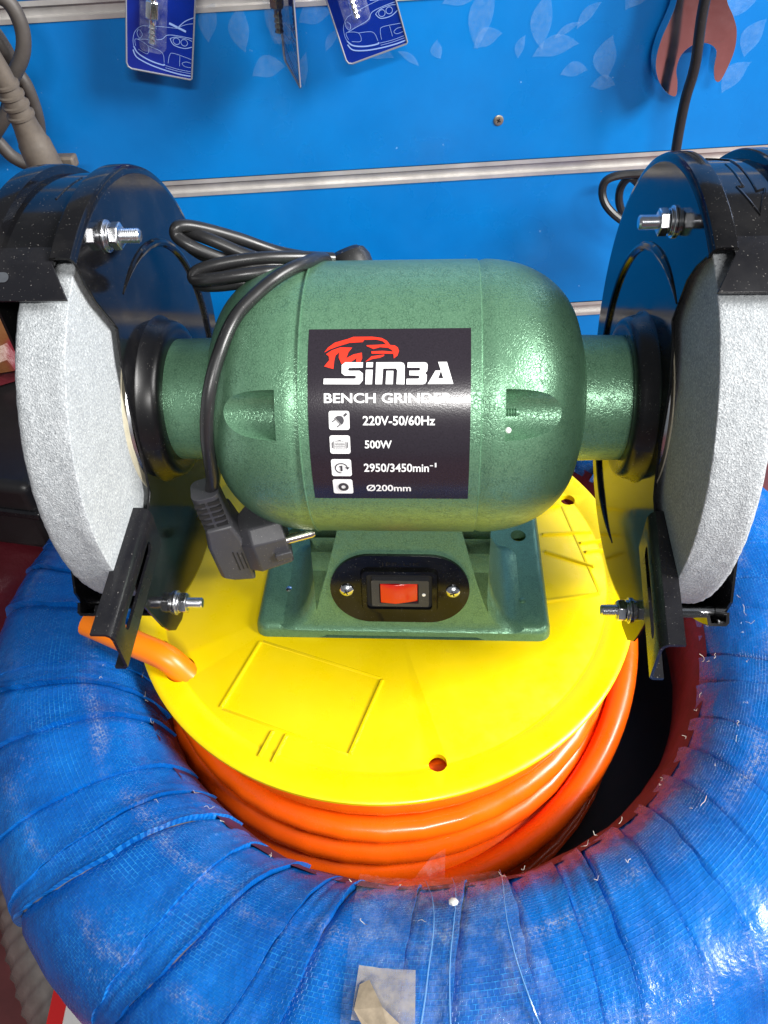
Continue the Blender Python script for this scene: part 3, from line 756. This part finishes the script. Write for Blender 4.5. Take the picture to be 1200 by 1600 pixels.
# maker's label wrapped on the motor
def LB(x, s, h=0.0):
    th = s / 66.3; r = RM + h
    return Vector((x * .001, -r * math.cos(th), H + r * math.sin(th)))
V, F = [], []
for j in range(41):
    for i in range(5): V.append(LB(-34.1 + 68.1 * i / 4, -5.0 + 78.0 * j / 40, .00012))
for j in range(40):
    for i in range(4): F.append((j * 5 + i, j * 5 + i + 1, j * 5 + i + 6, j * 5 + i + 5))
label = obj('label', (V, F), 'label_black', G)
LOGO = {
    'S': [(-18.2, 58.1), (-10.8, 58.0), (-10.9, 55.8), (-16.6, 55.7), (-17.0, 55.3), (-17.0, 54.8), (-16.5, 54.5), (-12.2, 54.5), (-10.8, 53.4), (-10.8, 50.5), (-12.2, 48.9), (-27.3, 49.0), (-27.2, 51.3), (-14.3, 51.2), (-13.7, 51.6), (-13.7, 52.2), (-14.3, 52.5), (-18.4, 52.5), (-19.7, 53.5), (-19.7, 56.9)],
    'idot': [(-9.3, 58.0), (-6.6, 58.0), (-6.7, 55.9), (-9.5, 55.9)],
    'istem': [(-9.6, 54.9), (-6.7, 54.9), (-7.0, 48.9), (-9.8, 48.9)],
    'm': [(-5.6, 48.9), (-5.3, 58.0), (4.9, 58.0), (6.1, 57.6), (6.6, 56.5), (6.5, 48.8), (3.2, 48.9), (3.5, 54.6), (2.9, 55.4), (-2.4, 55.4), (-2.8, 48.9)],
    'mleg': [(-1.0, 54.4), (1.9, 54.4), (1.7, 48.9), (-1.3, 48.9)],
    'B': [(7.8, 57.9), (14.6, 57.9), (15.7, 57.6), (16.1, 56.7), (15.9, 54.3), (15.1, 53.4), (15.8, 52.5), (15.6, 50.0), (15.1, 49.1), (14.2, 48.8), (7.3, 48.8), (7.4, 51.1), (12.2, 51.1), (12.7, 51.5), (12.7, 52.0), (12.3, 52.4), (8.5, 52.5), (8.5, 54.4), (12.4, 54.4), (13.0, 54.8), (13.0, 55.3), (12.5, 55.7), (7.7, 55.7)],
    'A': [(20.4, 58.0), (24.0, 58.0), (26.7, 48.9), (16.1, 48.9), (19.3, 54.4), (21.6, 54.4), (20.4, 51.2), (22.6, 51.2), (21.3, 55.2)],
    'crown': [(-27.2, 62.3), (-25.6, 64.5), (-22.9, 66.6), (-17.3, 68.3), (-15.1, 69.2), (-7.2, 69.2), (-3.3, 68.6), (-1.0, 67.3), (0.4, 65.4), (2.4, 65.2), (3.6, 64.3), (4.1, 62.8), (3.5, 60.8), (2.0, 59.6), (1.9, 61.1), (1.3, 63.1), (-0.4, 64.2), (-3.8, 64.5), (-6.5, 63.7), (-9.4, 65.0), (-9.5, 65.4), (-6.3, 65.5), (-1.3, 65.7), (-2.7, 67.1), (-5.5, 67.9), (-10.5, 67.8), (-11.1, 66.8), (-16.7, 66.5), (-21.7, 64.9), (-25.0, 63.6)],
    'feather': [(-26.4, 61.6), (-23.9, 63.3), (-20.5, 64.5), (-15.5, 64.4), (-17.0, 62.4), (-17.9, 59.8), (-14.9, 61.4), (-11.4, 62.2), (-11.2, 59.8), (-11.9, 58.1), (-13.7, 58.1), (-13.6, 59.8), (-15.6, 58.4), (-19.8, 57.3), (-21.0, 60.1), (-20.9, 62.4), (-22.4, 61.0), (-22.9, 58.7), (-23.2, 55.3), (-27.1, 56.4), (-25.0, 59.0), (-25.2, 60.7)],
    'jaw': [(-9.9, 58.2), (-7.9, 60.0), (-7.3, 60.6), (-2.0, 61.3), (-2.1, 60.7), (-4.0, 59.9), (-7.0, 59.4)],
    'beak': [(-7.4, 62.7), (-2.6, 62.9), (1.4, 62.5), (1.7, 61.6), (-2.6, 61.7), (-7.3, 61.7)],
}
lab = lambda h: (lambda x, s: LB(x, s, h))
obj('logo_lettering', join(*[flat(LOGO[k], lab(.00042)) for k in ('S', 'idot', 'istem', 'm', 'mleg', 'B', 'A')]), 'print_white', label, smooth=False)
obj('eagle_emblem', join(*[flat(LOGO[k], lab(.00036)) for k in ('crown', 'feather', 'jaw', 'beak')]), 'print_red', label, smooth=False)
def ltext(name, body, x0, x1, s0, s1, bold=.02, mat='print_white', h=.00030, spacing=1.0):
    V, F = fit_text(body, x0, x1, s0, s1, bold, spacing)
    obj(name, ([LB(x, s, h) for x, s in V], F), mat, label, smooth=False)
ltext('title_lettering', 'BENCH GRINDER', -27.2, 26.2, 41.2, 45.3, .022)
ltext('voltage_lettering', '220V-50/60Hz', -11.0, 19.3, 31.9, 35.9, .018)
ltext('power_lettering', '500W', -10.4, 1.1, 21.8, 25.4, .018)
ltext('speed_lettering', '2950/3450min', -11.2, 16.8, 10.5, 14.7, .018)
ltext('speed_exponent', '-1', 17.2, 20.0, 13.0, 15.1, .03)
ltext('diameter_lettering', '\u00d8200mm', -10.6, 8.9, -.2, 3.6, .018)
for s0, s1 in ((30.0, 38.0), (19.4, 27.6), (8.3, 16.8), (-1.7, 6.6)):
    cx, cs = -20.95, (s0 + s1) / 2
    obj('icon_tile', flat([(cx + u, cs + v) for u, v in stadium(4.35, (s1 - s0) / 2, 1.0, 4)], lab(.00034)), 'print_white', label, smooth=False)
ik = lambda *polys: join(*[flat(p, lab(.00062)) for p in polys])
def rotp(P, c, a): return [(c[0] + x * math.cos(a) - y * math.sin(a), c[1] + x * math.sin(a) + y * math.cos(a)) for x, y in P]
rq = lambda x0, x1, y0, y1: [(x0, y0), (x1, y0), (x1, y1), (x0, y1)]
c1 = (-20.9, 34.0); a = R(-48)
obj('plug_icon', ik(rotp([(-2.1, -.5), (2.1, -.5)] + [(2.1 * math.cos(t * PI / 10), 2.3 * math.sin(t * PI / 10) - .2) for t in range(11)], c1, a), rotp(rq(-.5, .5, 2.7, 4.4), c1, a), rotp(rq(-1.7, -1.25, -2.6, -1.0), c1, a), rotp(rq(1.25, 1.7, -2.6, -1.0), c1, a), rotp(rq(-2.2, 2.2, -1.0, -.75), c1, a)), 'print_ink', label, smooth=False)
c2 = (-20.95, 23.4)
obj('motor_icon', ik(*([rotp(rq(-2.1, 2.1, y, y + .28), c2, 0) for y in (1.7, .8, .1, -.6, -1.4)] + [rotp(rq(s * 2.6 - .18, s * 2.6 + .18, -1.7, 1.7), c2, 0) for s in (-1, 1)] + [rotp(rq(s * 3.25 - .22, s * 3.25 + .22, -1.3, 1.3), c2, 0) for s in (-1, 1)] + [rotp(rq(s * 1.6 - .5, s * 1.6 + .5, -2.2, -2.0), c2, 0) for s in (-1, 1)] + [rotp(rq(-.5, .5, 2.1, 2.4), c2, 0)])), 'print_ink', label, smooth=False)
c3 = (-20.95, 12.5)
arc = [(2.9 * math.cos(R(t)), 2.6 * math.sin(R(t))) for t in range(15, 285, 15)]; arc2 = [(2.35 * math.cos(R(t)), 2.1 * math.sin(R(t))) for t in range(270, 0, -15)]
obj('rotation_icon', ik(rotp(arc + arc2, c3, 0), rotp([(1.6, .6), (3.7, .6), (2.7, -.8)], c3, 0), rotp([(-.9, 1.1), (.5, 1.3), (.5, -1.5), (-.45, -1.5), (-.45, .6), (-.9, .5)], c3, 0)), 'print_ink', label, smooth=False)
c4 = (-20.7, 2.45)
ro = [(2.3 * math.cos(R(t)), 2.3 * math.sin(R(t))) for t in range(0, 361, 15)]; ri = [(.95 * math.cos(R(t)), .95 * math.sin(R(t))) for t in range(360, -1, -15)]
obj('wheel_icon', ik(*[rotp([ro[k], ro[k + 1], ri[23 - k], ri[24 - k]], c4, 0) for k in range(24)]), 'print_ink', label, smooth=False)

# pressed-steel pedestal: flanged foot plate plus a flared block under the motor
def rrect(hw, y0, y1, rad, n=6):
    P = []
    for cx, cy, a in ((hw - rad, y1 - rad, 0), (-hw + rad, y1 - rad, 90), (-hw + rad, y0 + rad, 180), (hw - rad, y0 + rad, 270)):
        for i in range(n + 1):
            t = R(a + 90 * i / n); P.append((cx + rad * math.cos(t), cy + rad * math.sin(t)))
        if a == 180: P += [(-.050, y0), (-.045, y0), (-.02, y0), (.02, y0), (.045, y0), (.050, y0)]
    return P
def loft(secs, cap_top=True, cap_bot=False):
    V, F = [], []; n = len(secs[0][1])
    for z, P in secs: V += [Vector((p[0], p[1], z(p) if callable(z) else z)) for p in P]
    for k in range(len(secs) - 1):
        for i in range(n): F.append((k * n + i, k * n + (i + 1) % n, (k + 1) * n + (i + 1) % n, (k + 1) * n + i))
    if cap_top: F.append(tuple((len(secs) - 1) * n + i for i in range(n)))
    if cap_bot: F.append(tuple(range(n))[::-1])
    return V, F
BY = .066
foot = loft([(lambda p: .0032 if abs(p[0]) < .0475 and p[1] < 0 else .0003, rrect(.0893, -.0397, BY, .0075)), (.0050, rrect(.0888, -.0392, BY, .0075)), (.0080, rrect(.0876, -.0380, BY - .001, .0070)), (.0094, rrect(.0860, -.0362, BY - .003, .006)), (.0098, rrect(.084, -.034, BY - .005, .0055))], True, True)
blk_secs = []
for z, e in ((.0090, .0130), (.0100, .0085), (.0122, .0045), (.0160, .0020), (.0210, .0006), (.030, 0), (.050, 0), (.072, 0), (.090, 0), (.110, 0)):
    t = (z - .010) / .08
    yf = -.0385 + .0200 * t
    hw = .0625 - .0250 * max(t, 0) ** .8 + e
    blk_secs.append((z, rrect(hw, yf - e * .15, .026 - .01 * t + e * .2, .0065 + e * .3)))
ped = obj('pedestal', join(foot, loft(blk_secs)), 'green', G, angle=30)
for sx_, sy_, r_ in ((.0765, .0413, .0052), (-.0765, .0413, .0052)):
    pass
cut(ped, cyl((.0745, .0375, -.01), (.0745, .0375, .03), .0050, 24), cyl((-.0745, .0375, -.01), (-.0745, .0375, .03), .0050, 24))
for x, y in ((-.0715, -.010), (.0735, -.0165), (-.067, .020)):
    obj('rivet', lathe([(0, .0022), (.0007, .0019), (.0011, .0009), (.0012, 0)], (x, y, .0096), (0, 0, 1), 14), 'zinc_steel' if x < 0 else 'green', G)

# switch plate on the sloping front of the pedestal
SO = Vector((-.0004, -.0387 + .02 * (.0390 - .010) / .08 , .0390)); e2 = Vector((0, .02, .08)).normalized(); e1 = Vector((1, 0, 0)); en = e1.cross(e2).normalized()
SO = SO + en * .0004
def SP(u, v, h=0.0): return SO + e1 * u + e2 * v + en * h
plate = obj('switch_plate', prism(stadium(.0400, .0236, .0234, 14), lambda u, v: SP(u, v, -.002), lambda u, v: SP(u, v, .0016)), 'black_enamel', G, bev=.0006)
outer = stadium(.0222, .0152, .0035, 4); inner = stadium(.0188, .0122, .0022, 4)
V = [SP(u, v, .0017) for u, v in outer] + [SP(u, v, .0040) for u, v in [(a * .96, b_ * .95) for a, b_ in outer]] + [SP(u, v, .0040) for u, v in inner] + [SP(u, v, .0012) for u, v in inner]
n = len(outer); F = [(k * n + i, k * n + (i + 1) % n, (k + 1) * n + (i + 1) % n, (k + 1) * n + i) for k in range(3) for i in range(n)]
obj('switch_surround', (V, F), 'black_enamel', plate, angle=30)
obj('switch_well', prism(stadium(.0187, .0121, .0022, 4), lambda u, v: SP(u, v, .0010), lambda u, v: SP(u, v, .00185)), 'slot_dark', plate)
o1 = stadium(.0166, .0094, .0010, 3); i1 = stadium(.0112, .0070, .0006, 3)
sh = .0005
V = [SP(u + sh, v, .0019) for u, v in o1] + [SP(u * .985 + sh, v * .975, .0052) for u, v in o1] + [SP(u - .0002, v, .0052) for u, v in i1] + [SP(u - .0002, v, .0012) for u, v in i1]
n = len(o1); F = [(k * n + i, k * n + (i + 1) % n, (k + 1) * n + (i + 1) % n, (k + 1) * n + i) for k in range(3) for i in range(n)]
obj('switch_bezel', (V, F), 'plug_plastic', plate, angle=30)
rk = [(-.0108, .0014), (-.0108, .0050), (-.0015, .0062), (.0104, .0034), (.0104, .0014)]
obj('rocker', prism(rk, lambda u, h: SP(u, -.0066, h), lambda u, h: SP(u, .0066, h)), 'red_rocker', plate, bev=.0003)
obj('rocker_dot', lathe([(0, .0011), (.0003, .0009), (.0004, 0)], SP(.0140, -.0006, .0052), en, 14), 'lens_white', plate)
for u in (-.0305, .0305):
    s_ = obj('plate_screw', lathe([(0, .0041), (.0008, .0040), (.0020, .0028), (.0024, .0012), (.0025, 0)], SP(u, -.0004, .0017), en, 24), 'zinc_steel', plate)
    obj('plate_screw_slot', join(*[xf(box((0, 0, 0), (.0034, .0007, .0003)), Matrix.Translation(SP(u, -.0004, .0041)) @ Matrix((e1, e2, en)).transposed().to_4x4() @ Matrix.Rotation(a, 4, 'Z')) for a in (.4, .4 + PI / 2)]), 'slot_dark', plate)
V, F = fit_text('JFF-UK', -.0105, .0120, .0162, .0192, .0, 1.1)
obj('embossed_lettering', join(([SP(x, y, .00185) for x, y in V], F)), 'black_satin', plate, smooth=False)

# guards, wheels, rests: one builder for both ends
def AY(a, r): return (-math.cos(R(a)) * r, math.sin(R(a)) * r)      # angle from the front, upwards
def end(s):
    def P(x, y, z): return Vector((s * x, y, H + z))
    left = s < 0
    guard = obj('wheel_guard', None or lathe([
        (.1180, .1040), (.1182, .1075), (.1192, .1093), (.1210, .1100), (.1268, .1100), (.1276, .1092), (.1280, .1066), (.1495, .1066), (.1500, .1100), (.1512, .1106), (.1585, .1106), (.1600, .1090), (.1602, .1040),
        (.1588, .1040), (.1585, .1085), (.1578, .1092), (.1515, .1092), (.1510, .1052), (.1270, .1052), (.1262, .1086), (.1215, .1086), (.1202, .1082), (.1194, .1070), (.1192, .1040)],
        P(0, 0, 0), (s, 0, 0), 120, u=(0, -1, 0) , a0=(-R(66) if not left else R(66)), a1=(-R(320) if not left else R(320)), closed_profile=True), 'black_enamel', G, angle=30)
    # inner plate
    arcp = [AY(a, .1062) for a in range(66, 300, 4)]
    if s < 0:
        front = [(-.054, -.099), (-.064, -.101), (-.074, -.097), (-.080, -.089), (-.084, -.080), (-.090, -.060), (-.094, -.046), (-.088, -.030), (-.055, -.0225), (-.0490, -.0185), (-.0465, -.010), (-.0447, 0), (-.0400, .0245), (-.0330, .046), (-.0268, .0585), (-.0380, .0780), (-.0412, .0870)]
    else:
        front = [(-.054, -.097), (-.064, -.100), (-.076, -.096), (-.083, -.087), (-.086, -.078), (-.090, -.060), (-.094, -.046), (-.090, -.030), (-.064, -.0180), (-.0560, -.0130), (-.0520, -.006), (-.0460, .009), (-.0395, .0350), (-.0300, .0490), (-.0215, .0565), (-.0270, .0780), (-.0330, .0870)]
    pl = obj('guard_plate', prism(arcp + front, lambda y, z: P(.1180, y, z), lambda y, z: P(.1192, y, z)), 'black_enamel', guard, bev=.0004)
    op = [AY(a, .1045) for a in range(66, 322, 4)] + [(-.079, -.060), (-.062, -.030), (-.050, .0), (-.040, .050), (-.040, .080)]
    obj('outer_plate', prism(op, lambda y, z: P(.1588, y, z), lambda y, z: P(.1600, y, z)), 'black_enamel', guard)
    # pressed swage round the plate
    cy, cz = (.012, -.006) if left else (.002, -.010)
    sw = []
    for k in range(41):
        a = R(72 + (212) * k / 40); rr = (.0760 if left else .0790)
        sw.append(P(.1181, cy - rr * math.cos(a), cz + rr * math.sin(a)))
    obj('plate_swage', tube(sw, lambda t: .0021 * min(1, .25 + 6 * min(t, 1 - t)), 10), 'black_enamel', guard)
    # dished hub where the plate meets the motor neck
    obj('guard_hub', lathe([(.1185, .0425), (.1170, .0405), (.1120, .0392), (.1098, .0382), (.1090, .0366), (.1088, .0340), (.1092, .0300)], P(0, 0, 0), (s, 0, 0), 72, u=(0, -1, 0), a0=0, a1=2 * PI), 'hub_black', guard, angle=50)
    # upper bolt and lower tie bolt
    for (y, z), upper in ((((-.0108, .0925) if left else (.0055, .0868)), True), (((-.0638, -.0862) if left else (-.0685, -.0810)), False)):
        x0 = .1180
        sd = (-s, 0, 0)
        if not upper:
            obj('tie_rod', cyl(P(.1195, y, z), P(.1585, y, z), .0032, 16), 'zinc_steel', guard)
        obj('bolt_washer', lathe([(0, .0066), (.0011, .0066), (.0012, .0030)], P(x0, y, z), sd, 28), 'zinc_steel', guard, bev=.0002)
        obj('lock_washer', lathe([(.0012, .0055), (.0024, .0055), (.0025, .0030)], P(x0, y, z), sd, 24), 'zinc_steel', guard, bev=.0002)
        obj('hex_nut', lathe([(.0025, .0046), (.0030, .0057), (.0064, .0057), (.0069, .0046), (.0069, .002)], P(x0, y, z), sd, 6), 'zinc_steel', guard, bev=.0003)
        pr = [(.0068, .0030)]
        for k in range(8): pr += [(.0071 + .0009 * k, .0026), (.0076 + .0009 * k, .0031)]
        obj('bolt_thread', lathe(pr + [(.0146, .0024), (.0148, 0)], P(x0, y, z), sd, 20), 'zinc_steel', guard)
    # rotation arrow pressed into the band
    ar = [(.1335, 108), (.1410, 104), (.1410, 84), (.1445, 85), (.1390, 76), (.1345, 86), (.1370, 86), (.1370, 102)] if not left else [(.134, 100), (.1365, 84)]
    pts = []
    for (x0, a0), (x1, a1) in zip(ar, ar[1:]):
        for k in range(6):
            t = k / 6; y, z = AY(a0 + (a1 - a0) * t, .1066); pts.append(P(x0 + (x1 - x0) * t, y, z))
    obj('pressed_arrow', tube(pts, .0005, 6), 'black_enamel', guard)
    # spark deflector: bent plate clamped under the end of the band
    defl = []
    poly = [(.1200, 57.5), (.1240, 66), (.1262, 68.5), (.1585, 68.5), (.1585, 57.5)]
    top = [(.1245, 66.5), (.1585, 66.5)]
    def D(x, a, r): y, z = AY(a, r); return P(x, y, z)
    A = [D(.1262, 65.0, .1086), D(.1585, 65.0, .1086), D(.1585, 57.5, .1062), D(.1195, 57.5, .1062)]
    nrm = (A[1] - A[0]).cross(A[3] - A[0]).normalized(); nrm = nrm if nrm.y < 0 else -nrm
    B = [D(.1262, 70, .1072), D(.1585, 70, .1072)]
    V = A + [p - nrm * .0013 for p in A] + B
    F = [(0, 1, 2, 3), (4, 7, 6, 5), (0, 3, 7, 4), (3, 2, 6, 7), (2, 1, 5, 6), (0, 8, 9, 1)]
    df = obj('spark_deflector', (V, F), 'black_satin', G, bev=.0003)
    cc = (A[0] + A[1] + A[2] + A[3]) / 4
    cc = A[1] * .40 + A[0] * .25 + A[2] * .20 + A[3] * .15
    sl = stadium(.0058, .0020, .0019, 5)
    ux = Vector((1, 0, 0)); uy = (A[3] - A[0]); uy = (uy - ux * uy.dot(ux)).normalized()
    obj('deflector_slot', flat(sl, lambda u, v: cc + ux * (u + s * .004) + uy * v + nrm * .0003), 'lens_white' if not left else 'zinc_steel', df)
    # tool-rest arm: C channel reaching towards the front
    if left: xs, tilt = .1140, 0.0
    else: xs, tilt = .1125, .10
    z_top, z_bot = -.0205, -.0465
    pc = [(0, -.004), (.0095, -.004 + .0005), (.0095, -.0024 + .0005), (.0032, -.0022), (.0018, -.0030), (.0014, -.0050), (.0014, -.0235), (.0022, -.0250), (.0060, -.0252), (.0060, -.0266), (.0015, -.0265), (.0000, -.0250), (-.0002, -.0060), (.0006, -.0022), (.0025, -.0007), (.0095, -.0010)]
    pc = [(.0098, -.0012), (.0098, -.0026), (.0036, -.0026), (.0020, -.0036), (.0014, -.0056), (.0014, -.0238), (.0024, -.0252), (.0062, -.0254), (.0062, -.0268), (.0018, -.0268), (.0002, -.0252), (0, -.0052), (.0010, -.0026), (.0030, -.0012)]
    def AR(y, k):
        def f(u, v):
            t = (y + .062) / -.066
            return P(xs + u + tilt * (y + .095) * .9, y, v - .0145 - .008 * t)
        return f
    arm = obj('tool_rest_arm', prism(pc, AR(-.0625, 0), AR(-.1290, 1)), 'black_satin', G, angle=40)
    slot = [(-.088 + u, v - .0315) for u, v in stadium(.0225, .0030, .0029, 6)]
    slot = [(y - .008, z - .001 - .008 * ((y + .062) / -.066) + .0045) for y, z in slot]
    cut(arm, prism(slot, lambda y, z: P(.095, y, z), lambda y, z: P(.130, y, z)))
    # the stone
    prs = [(.1220, .016), (.1220, .0988)] + [(.1220 + .0005 * (1 - math.cos(t)), .0993 + .0005 * math.sin(t)) for t in (.5, 1.0, 1.5)]
    for k in range(1, 10): prs.append((.1232 + .0182 * k / 10, .0999))
    prs += [(.1416, .0996), (.1424, .0988), (.1426, .016)]
    prs2 = []
    for k in range(12): prs2.append((.1220, .016 + (.0988 - .016) * k / 12))
    Vw, Fw = lathe(prs2 + prs[1:], P(0, 0, 0), (s, 0, 0), 260, u=(0, -1, 0))
    O = P(0, 0, 0); Vw2 = []
    for v in Vw:
        d = v - O; rad = Vector((0, d.y, d.z))
        if rad.length > .097:
            k = .00042 * noise.noise(v * 620) + .00030 * noise.noise(v * 1500)
            v = v + rad.normalized() * k
        Vw2.append(v)
    wheel = obj('grinding_wheel', (Vw2, Fw), 'stone', G, angle=60)
    obj('paper_washer', lathe([(.1222, .020), (.1222, .0480), (.1214, .0480), (.1214, .020)], O, (s, 0, 0), 64), 'paper_washer', wheel)
    obj('clamp_flange', lathe([(.1216, .020), (.1216, .0440), (.1200, .0435), (.1196, .0400), (.1196, .020)], O, (s, 0, 0), 64), 'zinc_steel', wheel)
end(-1); end(1)

# power cord: gland, folded hank on the left shoulder, drop to the plug
obj('cord_gland', lathe([(-.010, .0115), (.002, .0112), (.006, .0095), (.008, .006), (.008, .003)], (-.024, .050, H + .0465), (-.35, .45, .8), 24), 'black_rubber', G)
CR = .0030
cord = obj('power_cord', tube(spline([(-.030, .050, .194), (-.0350, .034, .2085), (-.0395, .012, .2180), (-.0487, -.002, .2198), (-.0588, -.012, .2159), (-.0680, -.022, .2094), (-.0742, -.036, .1993), (-.0785, -.047, .1864), (-.0820, -.0515, .1682), (-.0845, -.0515, .1440), (-.0875, -.0510, .134)], 14), CR, 14), 'black_rubber', G)
def yp(px, py, y):
    q = cf + cr * ((px - 600) / 1200) - cu * ((py - 800) / 1200); C0 = Vector((0.0193, -0.3104, 0.3848))
    return C0 + q * ((y - C0.y) / q.y)
hk = [[(520, 408, .050), (440, 395, .046), (370, 372, .040), (310, 356, .034), (280, 354, .030), (276, 368, .028), (300, 385, .026), (350, 405, .028), (420, 425, .034), (500, 430, .05)],
      [(520, 404, .040), (460, 402, .030), (400, 404, .022), (345, 412, .018), (308, 424, .016), (304, 436, .014), (330, 436, .012), (390, 428, .014), (440, 424, .022), (500, 430, .045)],
      [(510, 410, .045), (440, 408, .035), (390, 400, .030), (330, 375, .030), (290, 362, .034), (288, 376, .036), (320, 400, .034), (380, 420, .034), (470, 430, .05)],
      [(500, 420, .04), (420, 416, .024), (360, 424, .020), (318, 432, .021), (310, 444, .021), (340, 446, .018), (400, 440, .020), (470, 440, .045)]]
for q in hk:
    obj('cord_loop', tube(spline([yp(*p) for p in q], 10), CR, 12), 'black_rubber', cord)

# angled plug
PA = Vector((.955, .26, .10)).normalized()              # pin direction
PU = Vector((-.10, -.02, 1.0)); PU = (PU - PA * PU.dot(PA)).normalized(); PB = PU.cross(PA)   # up, back
PO = Vector((-.0850, -.0500, .0965))
def Q(a, b_, u): return PO + PA * a + PB * b_ + PU * u
def octo(hb, hu, ch): return [(-hb, -hu + ch), (-hb + ch, -hu), (hb - ch, -hu), (hb, -hu + ch), (hb, hu - ch), (hb - ch, hu), (-hb + ch, hu), (-hb, hu - ch)]
def stack(secs):
    V, F = [], []; n = len(secs[0][1])
    for a, P_ in secs: V += [Q(a, b_, u) for b_, u in P_]
    for k in range(len(secs) - 1):
        for i in range(n): F.append((k * n + i, k * n + (i + 1) % n, (k + 1) * n + (i + 1) % n, (k + 1) * n + i))
    F += [tuple(range(n))[::-1], tuple((len(secs) - 1) * n + i for i in range(n))]
    return V, F
sh_ = lambda P_, du: [(b_, u + du) for b_, u in P_]
plug = obj('plug_body', stack([(.0060, sh_(octo(.0100, .0150, .0055), -.003)), (.0125, sh_(octo(.0150, .0158, .0062), -.001)), (.0290, sh_(octo(.0150, .0150, .0062), 0))]), 'plug_plastic', cord, bev=.0008)
# back housing with taper up to the cord
hp = [(-.0092, -.0125), (-.0020, -.0178), (.0072, -.0205), (.0080, .0100), (.0060, .0215), (-.0070, .0215), (-.0092, .0100)]
obj('plug_back', prism(hp, lambda a, u: Q(a, -.0105, u), lambda a, u: Q(a, .0110, u)), 'plug_plastic', cord, bev=.0018, seg=3)
gr = [prism([(-.0105, 0), (.0045, 0), (.0045, .0008), (-.0105, .0008)], lambda a, u, q=q: Q(.0010 + .0019 * q, -.01080, .0085 + a * 1.0), lambda a, u, q=q: Q(.0016 + .0019 * q, -.01095, .0085 + a)) for q in range(3)]
def bar(a0, a1, u0, u1, h0, h1):
    V = [Q(a, b_, u) for a in (a0, a1) for b_ in (h0, h1) for u in (u0, u1)]
    return V, [(0, 1, 3, 2), (4, 6, 7, 5), (0, 4, 5, 1), (2, 3, 7, 6), (0, 2, 6, 4), (1, 5, 7, 3)]
for q in range(3):
    obj('grip_groove', bar(.0012 + .0020 * q, .0018 + .0020 * q, -.0100, .0040 - .001 * q, -.01075, -.0100), 'slot_dark', cord)
obj('earth_clip', bar(.0215, .0300, -.0040, .0005, -.0172, -.0145), 'plug_plastic', cord, bev=.0006)
# slotted strain relief
sr = [Q(-.0012, 0, .018), Q(-.0012, 0, .040)]
obj('strain_relief', prism(stadium(.0072, .0080, .0045, 5), lambda a, b_: Q(a - .0010, b_, .0190), lambda a, b_: Q(a * .93 - .0012, b_ * .93, .0400)), 'plug_plastic', cord, bev=.0012, seg=3)
for k in range(5):
    for a0, a1 in ((-.0062, -.0012), (.0002, .0056)):
        obj('relief_slot', bar(a0 - .001, a1 - .001, .0215 + .0036 * k, .0232 + .0036 * k, -.0084, -.0060), 'slot_dark', cord)
for k in (-1, 1):
    obj('plug_pin', lathe([(0, .0024), (.0135, .0024), (.0150, .0018), (.0154, 0)], Q(.0285, .0095 * k - .0015, .0035), PA, 18), 'nickel_pin', cord)

for o in bpy.data.objects:
    if '_b' in o: del o['_b']
SC.render.engine = 'CYCLES'
